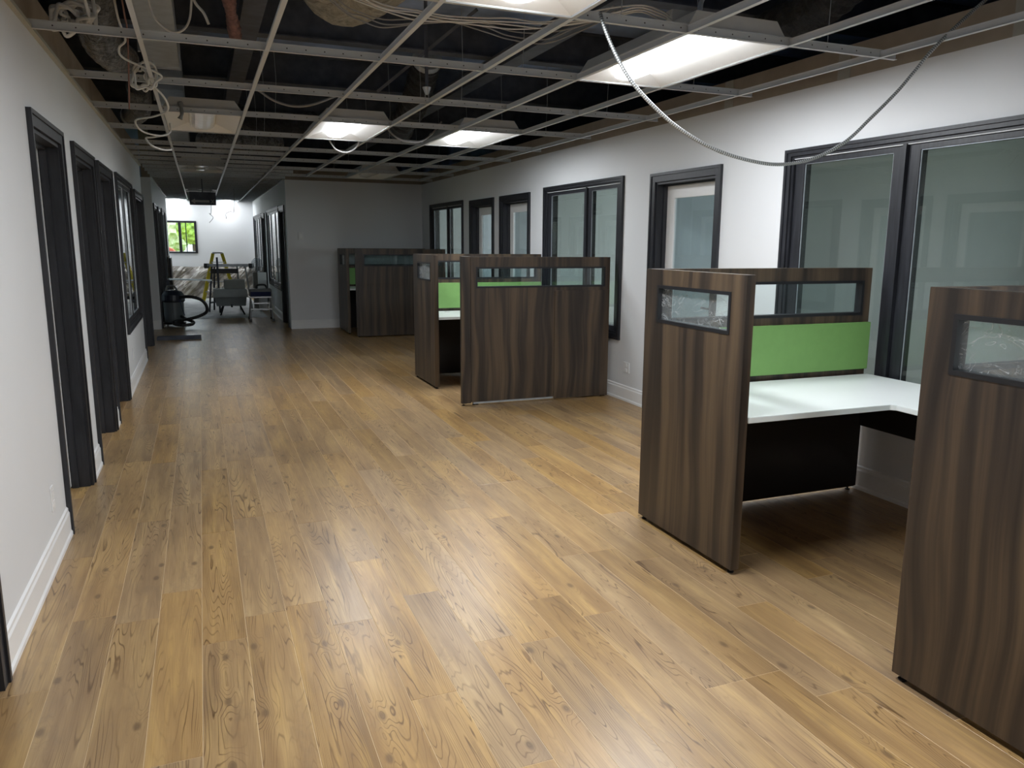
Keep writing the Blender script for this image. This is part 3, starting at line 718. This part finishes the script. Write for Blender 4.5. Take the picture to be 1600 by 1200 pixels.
for k, dy in enumerate((0, 4, -5, 8)):
    cable('data_cable', [PZ(x+random.uniform(-4, 4), y+dy+random.uniform(-2.5, 2.5), 2.63+.012*k) for x, y in [(545, -15), (600, 10), (650, 22), (700, 28), (760, 32), (800, 35), (850, 38), (900, 32), (950, 20), (1000, 12), (1030, 20), (1055, 34)]], .0042, 'cable_white', 'pale cable in the bundle running above the grid to the large lit light', group='pale cable bundle above the grid')
cable('cable_loop', [PY(x, y, 8.55) for x, y in [(514, 218), (519, 226), (526, 234), (540, 238), (552, 234), (559, 226), (561, 216)]], .008, 'cable_white', 'small white cable loop hanging below the lit light over the hall middle')
cable('cable_loop', [PY(x, y, 7.8) for x, y in [(597, 180), (605, 200), (620, 215), (640, 222), (660, 220), (676, 208), (690, 190)]], .009, 'cable_grey', 'grey cable arc between the two smaller lit lights')
cable('cable_loop', [PY(x, y, 7.0) for x, y in [(395, 135), (408, 144), (430, 158), (460, 166), (490, 163), (525, 150)]], .010, 'cable_grey', 'dark grey conduit sagging under the grid before the unlit light')
cable('copper_wire', [PY(186, -30, 5.), PY(194, 20, 5.3), PY(199, 50, 5.5), PY(201, 110, 5.7), PY(202, 170, 5.9)], .005, 'copper', 'thin reddish wire hanging straight near the left cable rings')
cable('flexible_conduit', [PZ(1112, -30, 2.95), PZ(1097, 0, 2.85), PZ(1094, 14, 2.75), PZ(1088, 22, 2.70)], .014, 'cable_white', 'thick pale conduit dropping onto the large lit light')
cable('hanging_wire', [Vector((.27, 17.5, 3.4))]+[PY(x, y, 17.5) for x, y in [(330, 325), (327, 333), (333, 340), (327, 348)]], .006, 'cable_grey', 'thin wire dangling before the end wall, nearer the window')
cable('hanging_wire', [Vector((.72, 17.5, 3.4))]+[PY(x, y, 17.5) for x, y in [(366, 323), (360, 330), (353, 334), (354, 342)]], .006, 'cable_grey', 'thin curled wire dangling before the end wall, nearer the right windows')

# sheet-metal duct run over the left bay (two lengths)
def mduct(pts_a, z, label):
    (xa, xb, ya, yb) = pts_a; t = thing('metal_duct', ((xa+xb)/2, ya, z), label, 'duct')
    B().box(xa, xb, ya, yb, z, z+.25, bev=.004).done('duct_body', 'galvanised', t)
    B().ring('y', (xa-.012, xb+.012, z-.012, z+.262), (xa+.002, xb-.002, z+.002, z+.248), yb-.02, yb+.01).done('flange', 'galvanised', t)
    for q in (ya+.6, yb-.5): B().box(xa-.02, xa-.004, q, q+.03, z-.002, 3.4).done('hanger_strap', 'galvanised', t)
mduct((-.29, -.06, 3.0, 6.75), 2.75, 'long flat sheet metal duct above the grid, its end open by the cable rings')
mduct((-.29, -.05, 7.7, 11.6), 2.75, 'second sheet metal duct beyond the unlit light')
# foil flexible ducts
def flex(name, pts, r, mat, label, n=10, rib=.08, collar=True):
    t = thing(name, pts[0], label, 'duct')
    path = smooth_path(pts, n); B().tube(path, r, 18, ribs=rib).done('flexible_hose', mat, t, smooth=False)
    if collar:
        d = (path[0]-path[1]).normalized(); B().tube([path[0]-d*.03, path[0]+d*.04], r*1.06, 18).done('collar', 'galvanised', t)
    return t
flex('flexible_duct', [Vector((-.44, 4.0, 3.16)), Vector((-.45, 4.9, 3.06)), Vector((-.50, 5.7, 2.90)), Vector((-.53, 6.3, 2.80)), Vector((-.45, 6.9, 2.80))], .115, 'duct_foil', 'crumpled foil flexible duct above the left wall cable tangle')
flex('flexible_duct', [Vector((-.55, 9.2, 2.72)), Vector((-.46, 8.9, 2.76)), Vector((-.44, 8.5, 2.9))], .10, 'duct_foil', 'small foil duct elbow left of the first unlit light', 8)
# big insulated elbow hanging between the first bays
flex('insulated_duct', [Vector((.74, 4.6, 3.17)), Vector((.80, 5.2, 3.12)), Vector((.96, 5.55, 3.09)), Vector((1.12, 5.2, 3.12)), Vector((1.18, 4.6, 3.17))], .21, 'duct_insulated', 'big dusty insulated duct elbow bulging above the grid', 8, .02)
flex('black_flexible_duct', [Vector((3.62, 3.3, 3.3)), Vector((3.5, 3.55, 3.05)), Vector((3.52, 4.0, 2.9)), Vector((3.55, 4.6, 2.86))], .12, 'black_flex', 'ribbed black flexible duct above the right wall near the large light', 10, .1)
flex('black_flexible_duct', [Vector((2.05, 7.5, 3.15)), Vector((2.08, 8.1, 2.86)), Vector((2.1, 8.8, 2.74)), Vector((2.3, 9.6, 2.8))], .13, 'black_flex', 'ribbed black flexible duct between the two smaller lit lights', 10, .1)
flex('flexible_duct', [Vector((.12, 10.6, 2.642)), Vector((.5, 10.4, 2.642)), Vector((1.0, 10.5, 2.642))], .11, 'duct_foil', 'dusty flexible duct lying across behind the left unlit light', 9)
flex('black_flexible_duct', [Vector((.45, 9.9, 2.9)), Vector((.9, 9.7, 2.78)), Vector((1.35, 9.9, 2.86))], .12, 'black_flex', 'black flexible duct crossing over the tiles bay before the corridor', 9)
# pink insulation tuft
b = B(); b.tube(smooth_path([PZ(357, -6, 2.95), PZ(360, 15, 2.93), PZ(364, 35, 2.9), PZ(368, 58, 2.88)], 5), [.018+.03*math.sin(k*1.7)**2 for k in range(16)], 9)
tag(b.done('insulation_tuft', 'pink_insulation', smooth=True), 'ragged strip of pink insulation hanging from the deck', 'insulation')
# steel beams and joists under the deck
def beam_i(x0, x1, y0, y1, z, h, label, along='x'):
    f = .07; w_ = .008
    if along == 'x':
        yc = (y0+y1)/2; pr = [(yc-f, z), (yc+f, z), (yc+f, z+.012), (yc+w_, z+.012), (yc+w_, z+h-.012), (yc+f, z+h-.012), (yc+f, z+h), (yc-f, z+h), (yc-f, z+h-.012), (yc-w_, z+h-.012), (yc-w_, z+.012), (yc-f, z+.012)]
        o = B().prism(pr, 'x', x0, x1).done('roof_beam', 'steel_dark')
    else:
        xc = (x0+x1)/2; pr = [(xc-f, z), (xc+f, z), (xc+f, z+.012), (xc+w_, z+.012), (xc+w_, z+h-.012), (xc+f, z+h-.012), (xc+f, z+h), (xc-f, z+h), (xc-f, z+h-.012), (xc-w_, z+h-.012), (xc-w_, z+.012), (xc-f, z+.012)]
        o = B().prism(pr, 'y', y0, y1).done('roof_beam', 'steel_dark')
    tag(o, label, 'beam', 'steel roof beams under the dark deck')
for y in (1.2, 3.1, 5.0, 7.0, 9.0, 11., 13., 15., 17., 19., 21.):
    beam_i(-4.9, 7.9, y, y, 3.10, .3, 'dark steel roof beam running across the hall above the grid')
for x_ in (.42, 2.55): beam_i(x_, x_, 0, 22.5, 2.98, .12, 'dark steel joist running lengthwise above the grid', 'y')
# ceiling hanger wires
k = 0
for j in range(0, 8):
    for i in (1, 3, 5):
        x_ = GX+DX*i+.25; y_ = rows[5+j]
        if .5 < x_ < 1.5 and 4.4 < y_ < 6.0: continue
        tag(B().tube([(x_, y_, ZC+.035), (x_+.02, y_+.02, 2.8), (x_, y_, 3.4)], .0022, 5).done('hanger_wire', 'galvanised'), 'thin straight wire suspending the ceiling grid from the deck', 'wire', 'hanger wires of the ceiling grid')
# diagonal brace strut
tag(B().beam(PZ(590, 143, 2.62), PZ(745, 15, 3.05), .022, .022).done('brace_strut', 'steel_dark'), 'slim steel strut slanting above the grid by the sprinkler', 'strut')
# sprinkler with its drop pipe
p = PZ(667, 148, 2.53); t = thing('fire_sprinkler', p, 'sprinkler head on a drop pipe just above a grid crossing', 'sprinkler')
B().tube([(p.x, p.y, p.z+.05), (p.x, p.y, 3.4)], .013, 10).done('drop_pipe', 'steel_dark', t)
B().lathe([(.012, .0), (.03, .045), (.032, .05), (.012, .055)], (p.x, p.y, p.z), 14).done('escutcheon', 'galvanised', t)
B().tube([(p.x-.012, p.y, p.z), (p.x-.014, p.y, p.z-.03), (p.x, p.y, p.z-.045), (p.x+.014, p.y, p.z-.03), (p.x+.012, p.y, p.z)], .003, 6).done('frame_arms', 'galvanised', t)
# junction box on the big light
a = PZ(1088, 30, 2.62)
t = thing('ballast_box', (2.60, 4.42, 2.61), 'pale metal cover box standing on the large lit light', 'box')
B().box(2.32, 2.80, 3.72, 3.78, 2.612, 2.68, bev=.003).done('box_cover', 'lamp_housing', t)
# rag on the unlit light
b = B(); b.tube(smooth_path([PY(281, 160, 7.1), PY(283, 168, 7.09), PY(284, 178, 7.08), PY(281, 186, 7.08)], 4), [.02, .022, .018, .014, .012, .014, .016, .016, .014, .012, .014, .018, .02], 7)
tag(b.done('cloth_rag', 'grey_plastic', smooth=True), 'small dark rag tied to the front edge of the unlit light', 'rag')

# ------------------------------------------------------------------ corridor things
# shop vacuum
vx, vy = -.49, 15.05
t = thing('shop_vacuum', (vx, vy, 0), 'dark wet and dry vacuum cleaner with black hose at the left corridor corner', 'vacuum cleaner')
B().lathe([(.15, .07), (.16, .10), (.165, .42), (.175, .43)], (vx, vy, 0), 24).done('tank', 'vac_tank', t, smooth=False)
B().lathe([(.182, .43), (.188, .46), (.18, .55), (.14, .61), (.08, .63)], (vx, vy, 0), 24).done('motor_head', 'navy_plastic', t)
B().tube(smooth_path([(vx-.1, vy, .60), (vx-.08, vy, .685), (vx+.02, vy, .70), (vx+.08, vy, .60)], 4), .016, 8).done('carry_handle', 'grey_plastic', t, smooth=True)
B().lathe([(.17, .045), (.185, .05), (.185, .075), (.15, .08)], (vx, vy, 0), 20).done('dolly', 'black_plastic', t)
for a in (45, 135, 225, 315):
    ca = (vx+.16*math.cos(math.radians(a)), vy+.16*math.sin(math.radians(a)))
    B().tube([(ca[0]-.012, ca[1], .024), (ca[0]+.012, ca[1], .024)], .024, 12).done('caster', 'grey_plastic_light', t)
hz = [(276, 467, 14.95), (285, 464, 14.9), (300, 464, 14.85), (315, 469, 14.85), (323, 479, 14.85), (322, 488, 14.85), (311, 494, 14.8), (297, 498, 14.8), (285, 500, 14.7), (275, 502, 14.55), (272, 506, 14.4), (284, 508, 14.45), (299, 507, 14.5), (302, 503, 14.7), (292, 499, 14.85), (282, 494, 14.95), (272, 487, 15.0), (262, 478, 14.95)]
pts = [PY(*q) for q in hz]
for q in pts: q.z = max(q.z, .03)
B().tube(smooth_path(pts, 8), .026, 12, ribs=.08).done('hose', 'black_plastic', t)
B().tube(smooth_path([PY(281, 469, 14.9), PY(284, 480, 14.9), PY(289, 493, 14.9)], 5), .005, 6).done('power_cord', 'blue_fabric', t)
# metal tracks on floor
for k, (ya, lab) in enumerate(((12.95, 'front dark steel stud lying on the floor at the corridor mouth'), (13.06, 'rear dark steel stud lying on the floor at the corridor mouth'))):
    y_ = ya; pr = [(y_, .0), (y_+.09, .0), (y_+.09, .045), (y_+.087, .045), (y_+.087, .003), (y_+.003, .003), (y_+.003, .045), (y_, .045)]
    tag(B().prism(pr, 'x', -.685, -.07+.0*k).done('steel_stud', 'steel_dark'), lab, 'metal stud')
# folding step stool
t = thing('step_stool', (1.0, 15.7, 0), 'small aluminium step stool by the right corridor wall, tool bag on top', 'step stool')
X0, X1 = .82, 1.16
for xx in (X0, X1):
    B().beam((xx-.03 if xx == X0 else xx+.03, 15.45, 0.02), (xx, 15.66, .43), .022, .03).done('leg', 'aluminium', t)
    B().beam((xx-.03 if xx == X0 else xx+.03, 16.0, 0.02), (xx, 15.80, .43), .022, .03).done('leg', 'aluminium', t)
    for yy in (15.45, 16.0): 
        q = xx-.03 if xx == X0 else xx+.03
        B().box(q-.017, q+.017, yy-.02, yy+.02, 0, .05).done('rubber_foot', 'black_plastic', t)
B().box(X0-.03, X1+.03, 15.62, 15.84, .43, .455, bev=.003).done('top_step', 'aluminium', t)
B().box(X0-.02, X1+.02, 15.50, 15.62, .215, .235, bev=.003).done('lower_step', 'aluminium', t)
B().beam((X0, 15.62, .33), (X1, 15.62, .33), .02, .02).done('cross_brace', 'aluminium', t)
# tool bag on it
t = thing('tool_bag', (1.0, 15.72, .456), 'dark tool bag with a navy front band sitting on the step stool', 'bag')
B().box(.80, 1.19, 15.60, 15.84, .456, .60, bev=.02).done('bag_body', 'grey_plastic', t)
B().box(.815, 1.175, 15.585, 15.601, .466, .545, bev=.004).done('front_band', 'blue_fabric', t)
B().tube(smooth_path([(.93, 15.72, .6), (.95, 15.72, .66), (1.08, 15.72, .665), (1.12, 15.72, .6)], 5), .018, 8).done('bag_handle', 'black_plastic', t, smooth=True)
# jobsite saw on stand
t = thing('table_saw', (.5, 17.2, 0), 'grey jobsite table saw on splayed black legs in the middle of the corridor', 'saw')
B().prism([(.20, .52), (.82, .52), (.835, .36), (.18, .36)], 'y', 17.0, 17.5).done('saw_table', 'grey_plastic_light', t, bev=.006)
B().prism([(.20, .358), (.815, .358), (.79, .18), (.235, .18)], 'y', 17.04, 17.46).done('saw_body', 'grey_plastic', t, bev=.006)
for (xa, xb, ya, yb) in ((.37, .30, 17.1, 16.98), (.68, .76, 17.1, 16.98), (.37, .30, 17.4, 17.52), (.68, .76, 17.4, 17.52)):
    B().beam((xa, ya, .19), (xb, yb, .0), .03, .03).done('leg', 'black_plastic', t)
B().tube([(.52, 17.0, .17), (.52, 17.04, .2)], .02, 10).done('adjusting_knob', 'black_plastic', t)
tag(B().box(.40, .80, 17.15, 17.4, .521, .70, bev=.01).done('carton', 'grey_carton'), 'greyish carton standing on top of the table saw', 'box')
# work stand behind
t = thing('work_stand', (.55, 18., 0), 'tall work stand with a long top rail and splayed legs behind the table saw', 'work stand')
B().box(.09, 1.0, 17.95, 18.03, .94, 1.0, bev=.004).done('top_rail', 'galvanised', t)
B().box(.17, .72, 17.93, 18.05, .80, .90, bev=.004).done('support_rail', 'black_plastic', t)
for xx in (.10, .98): B().lathe([(.05, -.05), (.055, 0), (.05, .05)], (xx, 17.92, .96), 10).done('rail_clamp', 'black_plastic', t)
for (xa, xb, ya) in ((.20, .10, 17.9), (.25, .20, 18.3), (.86, .96, 17.9), (.70, .74, 18.3)):
    B().beam((xa, 18.0, .94), (xb, ya, 0), .035, .045).done('leg', 'steel_dark' if xa < .5 else 'grey_plastic_light', t)
B().beam((.13, 17.93, .19), (.24, 18.2, .19), .025, .03).done('spreader', 'steel_dark', t)
B().beam((-.62, 17.3, .72), (.17, 17.96, .66), .03, .05).done('extension_arm', 'aluminium', t)
B().box(-.655, -.61, 17.27, 17.33, .0, .70).done('arm_leg', 'steel_dark', t)
tag(B().box(.285, .325, 17.7, 17.74, .0, 1.14).done('upright_bar', 'steel_dark'), 'dark upright bar standing in front of the work stand', 'bar')
# yellow step ladder
ly = 21.5
t = thing('step_ladder', (.4, ly, 0), 'yellow fibreglass step ladder standing open near the end wall', 'ladder')
B().box(.27, .51, ly-.10, ly+.10, 1.16, 1.20, bev=.006).done('top_cap', 'aluminium', t)
for (xa, xb) in ((.285, .0), (.495, .78)):
    for yy in (-.34, .34):
        B().beam((xa, ly+(.06 if yy > 0 else -.06), 1.16), (xb, ly+yy, 0), .075, .035).done('side_rail', 'yellow_rail', t)
for z in (.22, .46, .70, .94):
    f = 1-z/1.16; xa = .285*(1-f)+.0*f; xb = .495*(1-f)+.78*f; yy = ly-.06-.28*f
    B().box(xa, xb, yy-.04, yy+.03, z, z+.02).done('tread', 'aluminium', t)
# white boxes by right corridor wall
tag(B().box(1.10, 1.27, 17.8, 17.95, 0, .82, bev=.005).done('white_board', 'trim_white'), 'tall narrow white board standing by the right corridor wall', 'board')
b = B(); b.lathe([(.06, 0), (.11, .03), (.13, .12), (.10, .22), (.05, .27)], (1.12, 18.3, .84), 12)
for v in b.bm.verts: v.co += Vector((random.uniform(-.015, .015),)*3)
o = tag(b.done('plastic_bag', 'clear_bag'), 'crumpled clear plastic bag above the white board', 'bag')
tag(B().box(1.02, 1.24, 18.2, 18.4, 0, .815, bev=.01).done('storage_bin', 'grey_carton'), 'pale bin under the clear plastic bag', 'bin')
# dark panels leaning at the left
for k, x_ in enumerate((-.665, -.625)):
    tag(B().prism([(x_, 0), (x_+.03, 0), (x_+.03-.012, 1.14-.04*k), (x_-.012, 1.14-.04*k)], 'y', 18.9+.0*k, 19.6).done('spare_panel', 'walnut'), ('dark walnut panel leaning against the left corridor wall', 'second dark walnut panel leaning in front of another in the corridor')[k], 'panel')
# plastic sheet over the low stack at the end wall
b = B(); nx, nz = 60, 16
vs = [[None]*(nx+1) for _ in range(nz+1)]
for j in range(nz+1):
    for i in range(nx+1):
        u = i/nx; v = j/nz; x_ = -2.2+u*(CRX+2.17)
        y_ = 22.30-.06*math.sin(u*40+3*v)-.05*math.sin(u*23-9*v)-.25*(1-v)**2*.5
        z_ = .012+v*.80+.012*math.sin(u*31)
        if v > .93: y_ = 22.34+.1
        vs[j][i] = b.bm.verts.new((x_, y_, z_))
back = [b.bm.verts.new((-2.2+i/nx*(CRX+2.17), 22.76, .80)) for i in range(nx+1)]
for j in range(nz):
    for i in range(nx): b.bm.faces.new((vs[j][i], vs[j][i+1], vs[j+1][i+1], vs[j+1][i]))
for i in range(nx): b.bm.faces.new((vs[nz][i], vs[nz][i+1], back[i+1], back[i]))
tag(b.done('plastic_sheet', 'plastic_sheet', smooth=True), 'wrinkled clear plastic sheeting draped over a low stack along the end wall', 'plastic sheet')
tag(B().box(-2.15, CRX-.04, 22.48, 22.76, 0, .79).done('material_stack', 'grey_carton'), 'low stack of materials under the plastic sheeting', 'stack')
# protective paper on the far floor
b = B(); nx, ny = 30, 40; vs = [[b.bm.verts.new((-.60+i/nx*1.75, 16.3+j/ny*5.9, .004+.004*math.sin(i*1.3+j*.7))) for i in range(nx+1)] for j in range(ny+1)]
for j in range(ny):
    for i in range(nx): b.bm.faces.new((vs[j][i], vs[j][i+1], vs[j+1][i+1], vs[j+1][i]))
tag(b.done('floor_paper', 'paper_sheet', smooth=True), 'pale protective sheet spread on the corridor floor under the tools', 'floor cover')

# ------------------------------------------------------------------ outside the end window
struct(B().box(-40, 40, -40, 70, -.5, -.4), 'ground', 'grass')
for (tx, ty, r, lab, lm) in ((-.20, 31, .42, 'bright green tree outside the end window, nearest the right frame', 'leaf_green'), (-1.25, 34, .8, 'overexposed tree farther outside the end window, glare put into its leaf colour', 'leaf_overexposed')):
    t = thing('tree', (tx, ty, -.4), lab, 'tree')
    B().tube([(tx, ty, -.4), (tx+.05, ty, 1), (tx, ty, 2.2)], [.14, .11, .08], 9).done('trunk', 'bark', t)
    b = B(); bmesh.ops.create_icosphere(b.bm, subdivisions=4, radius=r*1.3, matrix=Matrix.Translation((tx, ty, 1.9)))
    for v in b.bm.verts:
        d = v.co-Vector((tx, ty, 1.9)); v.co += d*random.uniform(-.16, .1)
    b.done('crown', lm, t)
t = thing('parked_car', (-2.2, 29, -.4), 'red parked car low outside the end window', 'car')
B().prism([(-3.6, -.15), (-3.6, .6), (-3.2, .8), (-2.6, 1.25), (-.9, 1.25), (-.4, .75), (-.1, .6), (-.1, -.15)], 'y', 28.3, 29.8).done('car_body', 'red_car', t, bev=.05)
for xx in (-3., -1.1): B().tube([(xx, 28.2, -.1), (xx, 28.35, -.1)], .3, 16).done('wheel', 'black_plastic', t)
